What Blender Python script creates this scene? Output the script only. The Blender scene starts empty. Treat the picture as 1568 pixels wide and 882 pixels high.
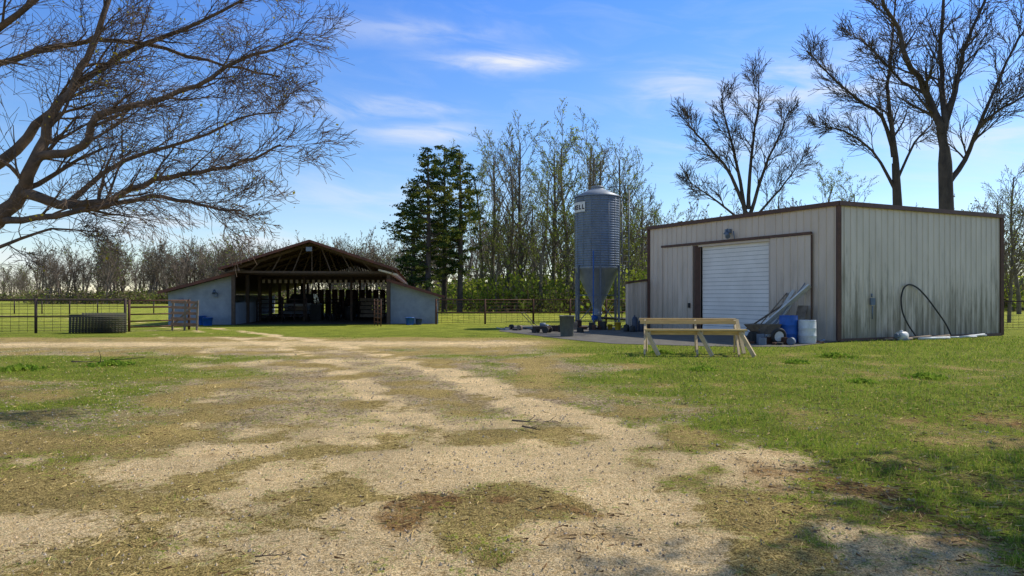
import bpy, math, random
from mathutils import Vector, Matrix, noise
R=random.Random(7)
sc=bpy.context.scene
sc.view_settings.view_transform='Standard'; sc.view_settings.look='None'; sc.view_settings.exposure=0
F=1045.0; HZ=455.0; CH=1.5
def W(x,y,d): return Vector(((x-784)/F*d, d, CH+(HZ-y)/F*d))   # world point from image pixel coordinates, placed at range d
Z=Vector((0,0,1))
# ---------------------------------------------------------------- materials
def nt(name):
    m=bpy.data.materials.new(name); m.use_nodes=True; t=m.node_tree
    return m,t,t.nodes['Principled BSDF']
def mat(name,c1,c2=None,rough=.7,metal=0,scale=6,stretch=(1,1,1),bump=0,bscale=40,lo=.35,hi=.65,spec=.3,det=4):
    m,t,b=nt(name); b.inputs['Roughness'].default_value=rough; b.inputs['Metallic'].default_value=metal
    b.inputs['Specular IOR Level'].default_value=spec
    if c2 is None: c2=tuple(x*.8 for x in c1)
    tc=t.nodes.new('ShaderNodeTexCoord'); mp=t.nodes.new('ShaderNodeMapping'); mp.inputs['Scale'].default_value=stretch
    t.links.new(tc.outputs['Object'],mp.inputs['Vector'])
    n=t.nodes.new('ShaderNodeTexNoise'); n.inputs['Scale'].default_value=scale; n.inputs['Detail'].default_value=det; n.inputs['Roughness'].default_value=.65
    t.links.new(mp.outputs[0],n.inputs['Vector'])
    r=t.nodes.new('ShaderNodeValToRGB'); r.color_ramp.elements[0].position=lo; r.color_ramp.elements[1].position=hi
    r.color_ramp.elements[0].color=(*c1,1); r.color_ramp.elements[1].color=(*c2,1)
    t.links.new(n.outputs[0],r.inputs[0]); t.links.new(r.outputs[0],b.inputs['Base Color'])
    if bump:
        n2=t.nodes.new('ShaderNodeTexNoise'); n2.inputs['Scale'].default_value=bscale; n2.inputs['Detail'].default_value=3
        t.links.new(mp.outputs[0],n2.inputs['Vector'])
        bp=t.nodes.new('ShaderNodeBump'); bp.inputs['Strength'].default_value=bump; bp.inputs['Distance'].default_value=.02
        t.links.new(n2.outputs[0],bp.inputs['Height']); t.links.new(bp.outputs[0],b.inputs['Normal'])
    return m
def leafmat(name,c1,c2,scale=1.2,trans=.35):
    m=mat(name,c1,c2,rough=.6,scale=scale,spec=0,det=1); t=m.node_tree; b=t.nodes['Principled BSDF']
    di=t.nodes.new('ShaderNodeBsdfDiffuse')
    tr=t.nodes.new('ShaderNodeBsdfTranslucent'); mx=t.nodes.new('ShaderNodeMixShader'); mx.inputs[0].default_value=trans
    src=b.inputs['Base Color'].links[0].from_socket
    t.links.new(src,tr.inputs[0]); t.links.new(src,di.inputs[0]); t.links.new(di.outputs[0],mx.inputs[1]); t.links.new(tr.outputs[0],mx.inputs[2])
    t.links.new(mx.outputs[0],t.nodes['Material Output'].inputs[0]); t.nodes.remove(b); return m
# ---------------------------------------------------------------- mesh builder
class MB:
    def __init__(s): s.v=[];s.f=[];s.m=[];s.s=[]
    def face(s,idx,m=0,sm=False): s.f.append(idx);s.m.append(m);s.s.append(sm)
    def poly(s,pts,m=0):
        b=len(s.v); s.v+= [tuple(p) for p in pts]; s.face(tuple(range(b,b+len(pts))),m)
    def tube(s,pts,rad,n=6,m=0,cap=False,smooth=True):
        pr=None
        b0=len(s.v)
        for i,p in enumerate(pts):
            if i==0: d=pts[1]-pts[0]
            elif i==len(pts)-1: d=pts[-1]-pts[-2]
            else: d=pts[i+1]-pts[i-1]
            if d.length<1e-9: d=Vector((0,0,1))
            d=d.normalized()
            if pr is None:
                a=Vector((1,0,0)) if abs(d.x)<.8 else Vector((0,1,0)); u=d.cross(a).normalized()
            else:
                u=(pr-d*pr.dot(d)); u=u.normalized() if u.length>1e-6 else d.orthogonal().normalized()
            pr=u; w=d.cross(u)
            for k in range(n):
                a=2*math.pi*k/n; q=p+(u*math.cos(a)+w*math.sin(a))*rad[i]; s.v.append((q.x,q.y,q.z))
        for i in range(len(pts)-1):
            for k in range(n):
                a=b0+i*n+k; c=b0+i*n+(k+1)%n; s.face((a,c,c+n,a+n),m,smooth)
        if cap:
            s.face(tuple(b0+k for k in range(n))[::-1],m); e=b0+(len(pts)-1)*n; s.face(tuple(e+k for k in range(n)),m)
    def cyl(s,p0,p1,r,m=0,n=12,r2=None,smooth=True):
        s.tube([Vector(p0),Vector(p1)],[r,r if r2 is None else r2],n,m,True,smooth)
    def box(s,c,size,m=0,M=None):
        b=len(s.v); hx,hy,hz=[a/2 for a in size]
        for z in(-hz,hz):
            for x,y in((-hx,-hy),(hx,-hy),(hx,hy),(-hx,hy)):
                q=Vector((x,y,z)); q=(M@q if M else q)+Vector(c); s.v.append(tuple(q))
        for f in((3,2,1,0),(4,5,6,7),(0,1,5,4),(1,2,6,5),(2,3,7,6),(3,0,4,7)): s.face(tuple(b+i for i in f),m)
    def beam(s,p0,p1,w,h,m=0,up=Z):
        p0=Vector(p0);p1=Vector(p1); d=(p1-p0); L=d.length; x=d.normalized()
        if abs(x.dot(up))>.98: up=Vector((0,1,0))
        y=up.cross(x).normalized(); z=x.cross(y)
        M=Matrix((x,y,z)).transposed(); s.box((p0+p1)/2,(L,w,h),m,M)
    def lathe(s,c,prof,n=32,m=0,smooth=True):
        b0=len(s.v); c=Vector(c)
        for r,z in prof:
            for k in range(n):
                a=2*math.pi*k/n; s.v.append((c.x+r*math.cos(a),c.y+r*math.sin(a),c.z+z))
        for i in range(len(prof)-1):
            for k in range(n):
                a=b0+i*n+k; e=b0+i*n+(k+1)%n; s.face((a,e,e+n,a+n),m,smooth)
    def leaf(s,p,sz,m=0,rnd=R):
        a=Vector((rnd.gauss(0,1),rnd.gauss(0,1),rnd.gauss(0,1))).normalized(); b=a.orthogonal().normalized()
        b=Matrix.Rotation(rnd.random()*6.28,3,a)@b
        i=len(s.v); l=a*sz; w=b*sz*.35
        for q in(p-l*.5,p+w,p+l*.5,p-w): s.v.append((q.x,q.y,q.z))
        s.face((i,i+1,i+2,i+3),m)
    def build(s,name,mats,parent=None,loc=None,rot=None,link=True):
        me=bpy.data.meshes.new(name); me.from_pydata(s.v,[],s.f)
        for mm in mats: me.materials.append(mm)
        me.polygons.foreach_set('material_index',s.m); me.polygons.foreach_set('use_smooth',s.s); me.update()
        if not link: return me
        o=bpy.data.objects.new(name,me); sc.collection.objects.link(o)
        if parent: o.parent=parent
        if loc: o.location=loc
        if rot: o.rotation_euler=rot
        return o
def empty(name,loc=(0,0,0),rz=0):
    e=bpy.data.objects.new(name,None); e.empty_display_size=.3; sc.collection.objects.link(e); e.location=loc; e.rotation_euler=(0,0,rz); return e
def inst(name,me,loc,rz=0,s=1,parent=None):
    o=bpy.data.objects.new(name,me); sc.collection.objects.link(o); o.location=loc; o.rotation_euler=(0,0,rz)
    o.scale=s if isinstance(s,tuple) else (s,s,s)
    if parent:o.parent=parent
    return o
# ---------------------------------------------------------------- common materials
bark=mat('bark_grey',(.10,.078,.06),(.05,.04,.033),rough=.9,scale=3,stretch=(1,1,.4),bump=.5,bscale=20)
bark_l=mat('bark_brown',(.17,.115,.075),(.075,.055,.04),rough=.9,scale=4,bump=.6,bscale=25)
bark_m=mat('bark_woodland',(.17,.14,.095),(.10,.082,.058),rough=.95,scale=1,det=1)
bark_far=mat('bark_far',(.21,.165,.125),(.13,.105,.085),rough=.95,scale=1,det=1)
bud=leafmat('spring_buds',(.40,.31,.04),(.28,.28,.04),trans=.5)
ygreen=leafmat('spring_leaves',(.38,.42,.05),(.22,.30,.035),scale=.6,trans=.5)
yg2=leafmat('spring_leaves_dark',(.24,.28,.045),(.12,.17,.03),scale=.6,trans=.45)
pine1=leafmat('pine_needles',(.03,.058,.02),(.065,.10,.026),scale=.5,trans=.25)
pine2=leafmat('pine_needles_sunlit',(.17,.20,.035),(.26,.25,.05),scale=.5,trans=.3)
rust=mat('rusty_steel',(.13,.055,.03),(.07,.038,.026),rough=.8,scale=8)
darkpipe=mat('dark_pipe',(.055,.032,.026),(.03,.022,.02),rough=.7,scale=5)
galv=mat('galvanised_steel',(.19,.225,.275),(.13,.16,.205),rough=.55,metal=.15,scale=3,stretch=(1,1,.4))
white=mat('white_paint',(.72,.72,.70),(.55,.55,.53),rough=.5,scale=3)
silverp=mat('silver_paint',(.36,.37,.38),(.28,.29,.30),rough=.4,scale=3)
black=mat('black_rubber',(.02,.02,.02),(.035,.033,.03),rough=.6)
wood=mat('weathered_lumber',(.66,.46,.20),(.48,.32,.13),rough=.8,scale=3,stretch=(1,8,8))
wood_g=mat('grey_wood',(.24,.19,.14),(.13,.10,.075),rough=.85,scale=4)
bluepl=mat('blue_plastic',(.02,.11,.42),(.015,.08,.30),rough=.4)
whitepl=mat('white_plastic',(.66,.67,.66),(.5,.5,.48),rough=.4)
greypl=mat('grey_green_plastic',(.13,.15,.13),(.09,.10,.09),rough=.5)
yellow=mat('yellow_plastic',(.6,.38,.03),(.45,.28,.03),rough=.45)
red=mat('red_paint',(.25,.05,.03),(.15,.03,.02),rough=.6)
# ---------------------------------------------------------------- ground masks
def fb(x,y,s,o=3,z=0.0): return noise.fractal(Vector((x*s,y*s,z)),1.0,2.0,o)
def ss(a,b,x):
    t=max(0,min(1,(x-a)/(b-a))); return t*t*(3-2*t)
def track(Y): return .95 if Y<7.5 else .95-(Y-7.5)*.30-.012*(Y-7.5)**2
def masks(X,Y):
    n1=fb(X,Y,.22); n2=fb(X,Y,.9,3,5.0); n3=fb(X,Y,2.3,2,9.0)
    g=ss(.9,3.2,X+n1*1.5+n2*.6-ss(15,21,Y)*.6)*(.76+n2*.60+n1*.30-.22*ss(7,4,Y)+.14*ss(12,18,Y))
    lg=ss(-3.2,-6.5,X+n1*2)*ss(11.0,12.8,Y+n1)*ss(18.5,16.5,Y+n1)
    g=max(g,lg*(.76+n2*.45))
    far=ss(24.6,26.4,Y+n1*.6+ss(-8,-25,X)*.5)
    g=max(g,far*(.95+n2*.12))
    drive=ss(-4.5,-2.5,X+n1*2-track(Y)+.95)*ss(2.6,.8,X+n1-track(Y)+.95)
    g=max(g,.46+n1*.34+n2*.55-.15*ss(4,-1,X)*ss(12,16,Y)-.20*drive)
    if 17<Y<27: g=max(g,.8*ss(-1,2,X)*ss(17,19,Y))
    sand=.34*drive*(.8+n2*1.5+n1)
    tr=track(Y)+n1*.5
    for off,wd,am in((0,.55,1.05),(-2.05,.5,.85),(-4.6,.6,.55)):
        sand=max(sand,math.exp(-((X-tr-off)/wd)**2)*am*(.80+n2*1.1+n3*.5))
    mid=math.exp(-((X-tr+1.05)/.35)**2); g=g+.10*mid*ss(20,15,Y)
    road=math.exp(-((Y-(22.0+.05*(X+6)+n1*.5))/1.9)**2)*ss(4,-1,X)
    sand=max(sand,road*.66)
    sand=max(sand,.95*math.exp(-((X+3.3)/.9)**2-((Y-4.4)/.45)**2))
    sand=max(sand,.95*math.exp(-((X+.5)/1.2)**2-((Y-5.75+n2*.3)/.3)**2))
    if Y<10: sand=max(sand,(.36+.7*n1+n2*.95+n3*.3)*ss(10,7,Y)*ss(4,2,X))
    g*=1-road; 
    if sand>.4: g*=max(0,1-(sand-.3)*1.2)
    gr=ss(5.5,9,Y+n1*2)*ss(21,17,Y)*(.36+n2*.6)+ .26+n2*.5
    gr*=1-far
    br=.85*math.exp(-((X+.35+n2*.6)/1.1)**2-((Y-5.0+n1*.8+n2*.3)/.38)**2)*(.75+n3*1.4+n2)+.7*math.exp(-((X-3.0)/1.1)**2-((Y-5.4)/.8)**2)+.6*math.exp(-((X-6)/2.5)**2-((Y-8.5)/1.5)**2)+.4*ss(1.5,3,X)*(n1+.3)+max(0,n2-.25)*.5
    br=br*(.85+n3*.9)
    c=lambda v:max(0,min(1,v))
    return c(g),c(sand),c(gr),c(br)
# ground sheet
ys=[-80,-50,-30,-20,-12,-8,-5,-3,-1,0,1,2,2.6]
y=3.0
while y<1600: ys.append(y); y*=1.0165
ys.append(1800)
NC=280
V=[];C=[]
for yy in ys:
    w=1.25*max(yy,0)+14 if yy<60 else 1.25*yy+14+ (yy-60)*.6
    if yy<0: w=80
    for j in range(NC+1):
        u=2*j/NC-1; X=w*(.62*u+.38*u**5) if yy>=0 else w*u
        zz=(.03*fb(X,yy,1.3,3)+.012*fb(X,yy,5,2))*ss(16,9,yy) if yy<18 else 0
        V.append((X,yy,zz)); C+=masks(X,max(yy,.5))
Fc=[]
for i in range(len(ys)-1):
    for j in range(NC):
        a=i*(NC+1)+j; Fc.append((a,a+1,a+NC+2,a+NC+1))
me=bpy.data.meshes.new('ground'); me.from_pydata(V,[],Fc)
at=me.color_attributes.new('gm','FLOAT_COLOR','POINT'); at.data.foreach_set('color',C)
me.polygons.foreach_set('use_smooth',[True]*len(Fc)); me.update()
ground=bpy.data.objects.new('ground',me); sc.collection.objects.link(ground)
m,t,b=nt('ground_mixed'); L=t.links.new; N=t.nodes.new
b.inputs['Roughness'].default_value=.95; b.inputs['Specular IOR Level'].default_value=.05
atn=N('ShaderNodeAttribute'); atn.attribute_name='gm'; sep=N('ShaderNodeSeparateColor'); L(atn.outputs['Color'],sep.inputs[0])
tc=N('ShaderNodeTexCoord')
def nz(scale,det=6,rough=.7,w=None):
    n=N('ShaderNodeTexNoise'); n.inputs['Scale'].default_value=scale; n.inputs['Detail'].default_value=det; n.inputs['Roughness'].default_value=rough
    L(tc.outputs['Object'],n.inputs['Vector']); return n.outputs[0]
def math_(op,a,bb,c=None,cl=False):
    n=N('ShaderNodeMath'); n.operation=op; n.use_clamp=cl
    for i,v in enumerate((a,bb,c)):
        if v is None: continue
        if isinstance(v,(int,float)): n.inputs[i].default_value=v
        else: L(v,n.inputs[i])
    return n.outputs[0]
def sharp(mask,noi,amp=1.6,k=4):
    a=math_('MULTIPLY_ADD',noi,amp,-amp/2); s_=math_('ADD',mask,a); return math_('MULTIPLY_ADD',s_,k,-.5*k+.5,True)
def ramp(src,c1,c2,lo=.35,hi=.65):
    r=N('ShaderNodeValToRGB'); r.color_ramp.elements[0].position=lo; r.color_ramp.elements[1].position=hi
    r.color_ramp.elements[0].color=(*c1,1); r.color_ramp.elements[1].color=(*c2,1); L(src,r.inputs[0]); return r.outputs[0]
def mixc(f,a,bb):
    n=N('ShaderNodeMix'); n.data_type='RGBA'; L(f,n.inputs[0]); L(a,n.inputs[6]); L(bb,n.inputs[7]); return n.outputs[2]
nf=nz(20,5,.85); nm=nz(5,6,.8); nvf=nz(75,3,.85); nl=nz(1.1,4,.6)
straw=ramp(nf,(.14,.105,.032),(.62,.46,.18),.42,.58)
straw2=ramp(nvf,(.17,.13,.042),(.54,.41,.16),.42,.58)
base=mixc(nm,straw,straw2)
vor=N('ShaderNodeTexVoronoi'); vor.inputs['Scale'].default_value=34; L(tc.outputs['Object'],vor.inputs['Vector'])
sv=N('ShaderNodeSeparateColor'); L(vor.outputs['Color'],sv.inputs[0])
grav=ramp(sv.outputs[0],(.20,.145,.09),(.64,.49,.32),.1,.9)
sand=ramp(nf,(.60,.42,.20),(.86,.67,.39),.38,.58)
green=ramp(nf,(.065,.10,.012),(.30,.34,.045),.40,.60)
fieldg=ramp(nl,(.22,.27,.035),(.36,.36,.06),.35,.65)
brown=ramp(nf,(.12,.065,.03),(.44,.27,.11),.40,.60)
gB=sharp(sep.outputs[2],nm,1.5,3); col=mixc(gB,base,grav)
sS=sharp(sep.outputs[1],nm,1.7,3.6); col=mixc(sS,col,sand)
bB=sharp(atn.outputs['Alpha'],nf,1.6,3); col=mixc(bB,col,brown)
mxn=math_('MULTIPLY_ADD',nm,.5,math_('MULTIPLY',nf,.5)); gG=sharp(sep.outputs[0],mxn,3.0,4.5)
geo=N('ShaderNodeNewGeometry'); sx=N('ShaderNodeSeparateXYZ'); L(geo.outputs['Position'],sx.inputs[0])
ff=math_('MULTIPLY_ADD',sx.outputs[1],.05,-1.2,True)
gg=mixc(ff,green,fieldg); col=mixc(gG,col,gg)
big=ramp(nl,(.74,.73,.72),(1.18,1.15,1.10),.3,.7)
fin=ramp(nvf,(.50,.49,.48),(1.34,1.34,1.34),.42,.58)
def mul(a_,b_):
    mu=N('ShaderNodeMix'); mu.data_type='RGBA'; mu.blend_type='MULTIPLY'; mu.inputs[0].default_value=1; L(a_,mu.inputs[6]); L(b_,mu.inputs[7]); return mu.outputs[2]
L(mul(mul(col,big),fin),b.inputs['Base Color'])
hsum=math_('ADD',nf,math_('MULTIPLY',nvf,.5)); bp=N('ShaderNodeBump'); bp.inputs['Strength'].default_value=1; bp.inputs['Distance'].default_value=.045
L(hsum,bp.inputs['Height']); L(bp.outputs[0],b.inputs['Normal'])
me.materials.append(m)
# concrete pad, its colour darkened to carry the shop's cast shadow
concrete=mat('shade_darkened_concrete',(.085,.076,.063),(.14,.128,.105),rough=.9,scale=2.5,bump=.2)
pb=MB(); pp=[(-.6,30),(.8,26.8),(1.9,24.2),(3.2,21.9),(6,20.7),(8.4,20.5),(10.95,22.95),(6.3,31.2),(4,36),(0,36)]
pb.poly([(x,y,.012) for x,y in pp]); pb.build('concrete_pad_pavement',[concrete])
# ---------------------------------------------------------------- grass blades / straw / stones
gm1=leafmat('grass_green',(.12,.22,.025),(.25,.34,.04),scale=2,trans=.45)
gm2=leafmat('grass_yellow',(.42,.42,.08),(.30,.34,.055),scale=2,trans=.45)
gm3=mat('straw_dry',(.60,.45,.19),(.40,.28,.11),scale=9,rough=.9,spec=.05,det=1)
gm4=mat('straw_brown',(.24,.135,.06),(.12,.07,.035),scale=9,rough=.9,spec=.05,det=1)
G=MB()
def blade(X,Y,h,w,m,lean):
    a=R.random()*6.283; ca,sa=math.cos(a),math.sin(a); lx,ly=R.gauss(0,lean)*h,R.gauss(0,lean)*h
    i=len(G.v); z0=(.03*fb(X,Y,1.3,3))*ss(16,9,Y)-.012
    G.v+=[(X-ca*w,Y-sa*w,z0),(X+ca*w,Y+sa*w,z0),(X+lx*.4+ca*w*.7,Y+ly*.4+sa*w*.7,z0+h*.6),(X+lx*.4-ca*w*.7,Y+ly*.4-sa*w*.7,z0+h*.6),(X+lx,Y+ly,z0+h*.95)]
    G.face((i,i+1,i+2,i+3),m); G.face((i+3,i+2,i+4),m)
cnt=0
while cnt<56000:
    d=3.2*math.exp(R.random()*math.log(26/3.2)); X=R.uniform(-.82,.82)*d
    g,s_,gr,br=masks(X,d)
    th=fb(X,d,3.0,3,2.)*.5+fb(X,d,9.0,2,4.)*.4
    if d>20.6 and 0.3<X<11: continue
    if s_>.6 and R.random()<.85: continue
    k=d/6
    if g+th>.60 and R.random()<.85:
        n=R.randint(2,6); tall=1.0 if X>1.5 else .55
        for _ in range(n):
            blade(X+R.gauss(0,.035)*k,d+R.gauss(0,.035)*k,.012+R.uniform(.02,.075)*tall*(.6+.6*g),.0022*max(1,k*1.3),0 if R.random()<.55 else (1 if R.random()<.8 else 2),.5); cnt+=1
    elif R.random()<.35:
        blade(X,d,R.uniform(.02,.04),.002*max(1,k*1.2),2 if R.random()<.6 else 1,1.6); cnt+=1
for _ in range(20000):
    d=3.2*math.exp(R.random()**1.1*math.log(17/3.2)); X=R.uniform(-.82,.82)*d
    g,s_,gr,br=masks(X,d)
    if R.random()>.36+br*1.4-s_*.4: continue
    a=R.random()*6.283; l=R.uniform(.02,.09)*(1+br*.5); w=.0018*max(1,d/6); ca,sa=math.cos(a),math.sin(a); z0=.03*fb(X,d,1.3,3)*ss(16,9,d)+.010+.03*R.random()*br
    i=len(G.v); G.v+=[(X+sa*w,d-ca*w,z0),(X-sa*w,d+ca*w,z0),(X-sa*w+ca*l,d+ca*w+sa*l,z0+R.uniform(-.008,.02)),(X+sa*w+ca*l,d-ca*w+sa*l,z0+.004)]
    G.face((i,i+1,i+2,i+3),3 if R.random()<.35+br*.35 else 2)
G.build('grass',[gm1,gm2,gm3,gm4])
st1=mat('stone_grey',(.46,.38,.28),(.30,.24,.17),scale=12,det=1,spec=.1); st2=mat('stone_tan',(.64,.48,.29),(.42,.31,.18),scale=12,det=1,spec=.1); st3=mat('stone_dark',(.16,.115,.08),(.24,.18,.12),scale=12,det=1,spec=.1)
S=MB()
for _ in range(16000):
    d=3.3*math.exp(R.random()*math.log(20/3.3)); X=R.uniform(-.8,.8)*d
    g,s_,gr,br=masks(X,d)
    if R.random()>gr*.9+.12 or g>.75: continue
    r=R.uniform(.003,.010)*(1+d/12); b0=len(S.v); a0=R.random()*6; z0=.03*fb(X,d,1.3,3)*ss(16,9,d)
    for k in range(5):
        a=a0+k*1.2566; S.v.append((X+math.cos(a)*r*R.uniform(.7,1.3),d+math.sin(a)*r*R.uniform(.7,1.3),z0-.004))
    S.v.append((X+R.gauss(0,.2)*r,d+R.gauss(0,.2)*r,z0+.002+r*R.uniform(.6,1.1)))
    mi=R.choice((0,0,1,1,2))
    for k in range(5): S.face((b0+k,b0+(k+1)%5,b0+5),mi)
S.build('gravel',[st1,st2,st3])
# ---------------------------------------------------------------- trees
def rdir(rnd): return Vector((rnd.gauss(0,1),rnd.gauss(0,1),rnd.gauss(0,1)))
def grow(T,p,d,Ln,r,lvl,P,rnd):
    n=P['seg'][min(lvl,len(P['seg'])-1)]; pts=[p.copy()]; rad=[r]; dd=d.normalized(); tip=P['tip']
    up=P['up'][min(lvl,len(P['up'])-1)]; dirs=[dd.copy()]; bias=P.get('bias')
    for i in range(n):
        dd=(dd+rdir(rnd)*P['wob']+Z*up)
        if bias: dd+=bias
        dd.normalize(); p=p+dd*(Ln/n); pts.append(p.copy()); rad.append(max(tip,r*(1-.72*(i+1)/n))); dirs.append(dd.copy())
    T.tube(pts,rad,7 if r>.08 else (4 if r>.03 else 3),0)
    spawn(T,pts,rad,dirs,Ln,lvl,P,rnd)
def spawn(T,pts,rad,dirs,Ln,lvl,P,rnd,t0=None):
    n=len(pts)-1
    if lvl<P['max']:
        nc=P['nch'][lvl]; lo=P['t0'][min(lvl,len(P['t0'])-1)] if t0 is None else t0
        for k in range(nc):
            t=lo+(1-lo)*(k+rnd.random())/nc; x=t*n; i=min(int(x),n-1); f=x-i
            q=pts[i].lerp(pts[i+1],f); rr=rad[i]*(1-f)+rad[i+1]*f; d=dirs[min(i+1,n)]
            side=rdir(rnd); side=(side-d*side.dot(d)).normalized(); an=math.radians(rnd.uniform(*P['ang']))
            cd=d*math.cos(an)+side*math.sin(an)
            cl=Ln*rnd.uniform(*P['ratio'])*(1.15-.45*t)
            grow(T,q,cd,cl,max(P['tip'],rr*P['rr']),lvl+1,P,rnd)
    if lvl>=P['max']-P.get('leaflv',0):
        for q in pts[1:]:
            if rnd.random()<P['leafp']:
                for _ in range(P.get('leafn',2)): T.leaf(q+rdir(rnd)*P['ls']*.9,P['ls']*rnd.uniform(.6,1.4),1 if rnd.random()<.7 else 2,rnd)
def limb(T,cp,r0,r1,P,rnd,Lb,nch,t0=.15):
    pts=[];n=len(cp)
    for i in range(n-1):
        a=cp[max(i-1,0)];b_=cp[i];c=cp[i+1];d=cp[min(i+2,n-1)]
        for k in range(3):
            t=k/3; pts.append(.5*((2*b_)+(c-a)*t+(2*a-5*b_+4*c-d)*t*t+(3*b_-a-3*c+d)*t**3))
    pts.append(cp[-1]); N_=len(pts)-1
    pts=[p+rdir(rnd)*.18*r0 if 0<i<N_ else p for i,p in enumerate(pts)]
    rad=[r0+(r1-r0)*(i/N_)**.7 for i in range(N_+1)]
    dirs=[(pts[min(i+1,N_)]-pts[max(i-1,0)]).normalized() for i in range(N_+1)]
    T.tube(pts,rad,9 if r0>.1 else 6,0)
    Q=dict(P); Q['nch']=[nch]+P['nch'][1:]
    spawn(T,pts,rad,dirs,Lb,0,Q,rnd,t0)
# big near tree on the left
PL=dict(max=4,seg=[7,6,5,3,3],wob=.11,up=[0,.02,.0,.0,0],nch=[9,6,4,3],t0=[.1,.1,.15,.15],ang=(20,52),ratio=(.55,.90),rr=.50,tip=.0036,leafp=.03,ls=.045,leafn=1,bias=Vector((.03,0,.004)))
T=MB(); rn=random.Random(3)
base=Vector((-9.9,11.2,0))
T.tube([base+Vector((0,0,-.1)),base+Vector((0,0,.3)),base+Vector((.05,0,1.2)),base+Vector((.1,0,2.2)),base+Vector((.1,.1,3.4)),base+Vector((-.2,.2,5.2)),base+Vector((-.3,.3,8))],[.62,.44,.36,.34,.26,.16,.07],12,0)
def LP(*a): return [W(*q) for q in a]
limbs=[
 (LP((-140,370,11.2),(-60,362,11.1),(0,335,11),(35,292,11),(55,250,11),(75,190,11.1),(110,135,11.2),(150,60,11.4),(180,-40,11.6)),.18,.035,1.7,12,.35,.12),
 (LP((35,295,11),(90,312,10.8),(150,312,10.6),(200,292,10.5),(260,270,10.3),(330,262,10.1),(390,240,10),(430,222,9.9)),.095,.014,1.25,14,.12,.02),
 (LP((58,240,11),(128,226,10.6),(150,175,10.6),(230,158,10.8),(300,130,11),(370,92,11.2),(420,75,11.4),(455,60,11.6)),.08,.014,1.25,14,.12,.02),
 (LP((-110,330,11.3),(0,245,11.6),(60,190,11.8),(130,120,12),(220,70,12.2),(310,35,12.4),(400,-15,12.5)),.12,.018,1.5,12,.3,.06),
 (LP((0,338,11),(60,335,10.6),(150,318,10.2),(230,302,10),(290,310,9.9),(335,320,9.8),(370,322,9.8)),.065,.011,1.0,12,.1,.02),
 (LP((-110,250,11.3),(-40,150,12),(0,100,12.2),(80,72,12.3),(180,62,12.3),(290,85,12.3),(370,105,12.2),(430,118,12.1)),.09,.012,1.4,12,.2,.06),
 (LP((-120,160,11.4),(-60,90,11.6),(30,20,11.6),(100,-60,11.6),(180,-160,11.5)),.10,.02,1.8,9,.2,.12),
 (LP((105,311,10.8),(190,245,11.2),(290,216,11.5),(370,180,11.7),(430,172,11.8)),.05,.010,1.15,12,.1,.02),
 (LP((-100,350,11.2),(-50,390,10.5),(10,375,10.2),(80,350,10),(150,355,9.9)),.05,.010,.8,6,.3,.05),
 (LP((-140,330,11.2),(-260,250,11.5),(-380,130,11.6),(-430,-40,11.6)),.15,.03,2,5,.3,.05),
]
for cp,r0,r1,Lb,nc,t0,lp in limbs: limb(T,cp,r0,r1,dict(PL,leafp=lp),rn,Lb,nc,t0)
T.build('bare_oak_tree',[bark_l,bud,bud])
# tree to the right of the viewpoint (casts the leafy shade on the lawn)
T=MB(); rn=random.Random(12)
Ps=dict(max=3,seg=[7,5,4,3],wob=.12,up=[0,.04,.02,0],nch=[16,7,5],t0=[.1,.15,.15],ang=(35,80),ratio=(.4,.7),rr=.5,tip=.008,leafp=.75,ls=.15,leafn=3)
bp_=Vector((12.2,7.6,0)); T.tube([bp_,bp_+Vector((0,0,3)),bp_+Vector((.1,.1,6.5))],[.3,.24,.16],8,0)
grow(T,bp_+Vector((.1,.1,6.3)),Vector((-.02,-.03,1)),4.6,.15,0,Ps,rn); T.build('leafy_tree',[bark,yg2,ygreen])
# right-hand big bare trees
PR=dict(max=3,seg=[7,6,5,3],wob=.10,up=[.02,.06,.04,.02],nch=[9,7,5],t0=[.1,.1,.1],ang=(18,46),ratio=(.50,.85),rr=.50,tip=.014,leafp=.006,ls=.10,leafn=1)
def tree(name,base,limbs_,P,seed,mats,tr):
    rn=random.Random(seed); T=MB(); T.tube(tr[0],tr[1],10,0)
    for cp,r0,r1,Lb,nc,t0 in limbs_: limb(T,cp,r0,r1,P,rn,Lb,nc,t0)
    return T.build(name,mats)
d=38
tree('bare_hardwood_tree',None,[
 (LP((1447,235,d),(1438,190,d),(1415,135,d),(1388,90,d-1),(1375,45,d-1),(1345,-10,d-2),(1320,-80,d-2)),.27,.05,3.6,16,.15),
 (LP((1446,240,d),(1445,180,d),(1442,110,d+1),(1440,40,d+1),(1450,-60,d+2)),.24,.06,3.4,13,.25),
 (LP((1445,200,d),(1462,140,d),(1475,80,d+1),(1500,20,d+1),(1530,-50,d+2)),.19,.05,3.4,14,.15),
 (LP((1452,280,d),(1478,245,d),(1500,195,d-1),(1535,165,d-2),(1580,140,d-2)),.18,.04,3.0,14,.2),
 (LP((1420,145,d),(1380,125,d+1),(1350,90,d+1),(1315,55,d+2)),.11,.03,2.8,12,.2),
 (LP((1492,210,d-.5),(1530,120,d),(1560,60,d),(1600,10,d)),.11,.03,2.8,11,.2)],PR,21,[bark,bud,bud],
 ([Vector((W(1452,455,d).x,d,-.1)),W(1450,400,d),W(1449,320,d),W(1447,250,d),W(1446,225,d)],[.52,.43,.38,.35,.26]))
d=44
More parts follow.
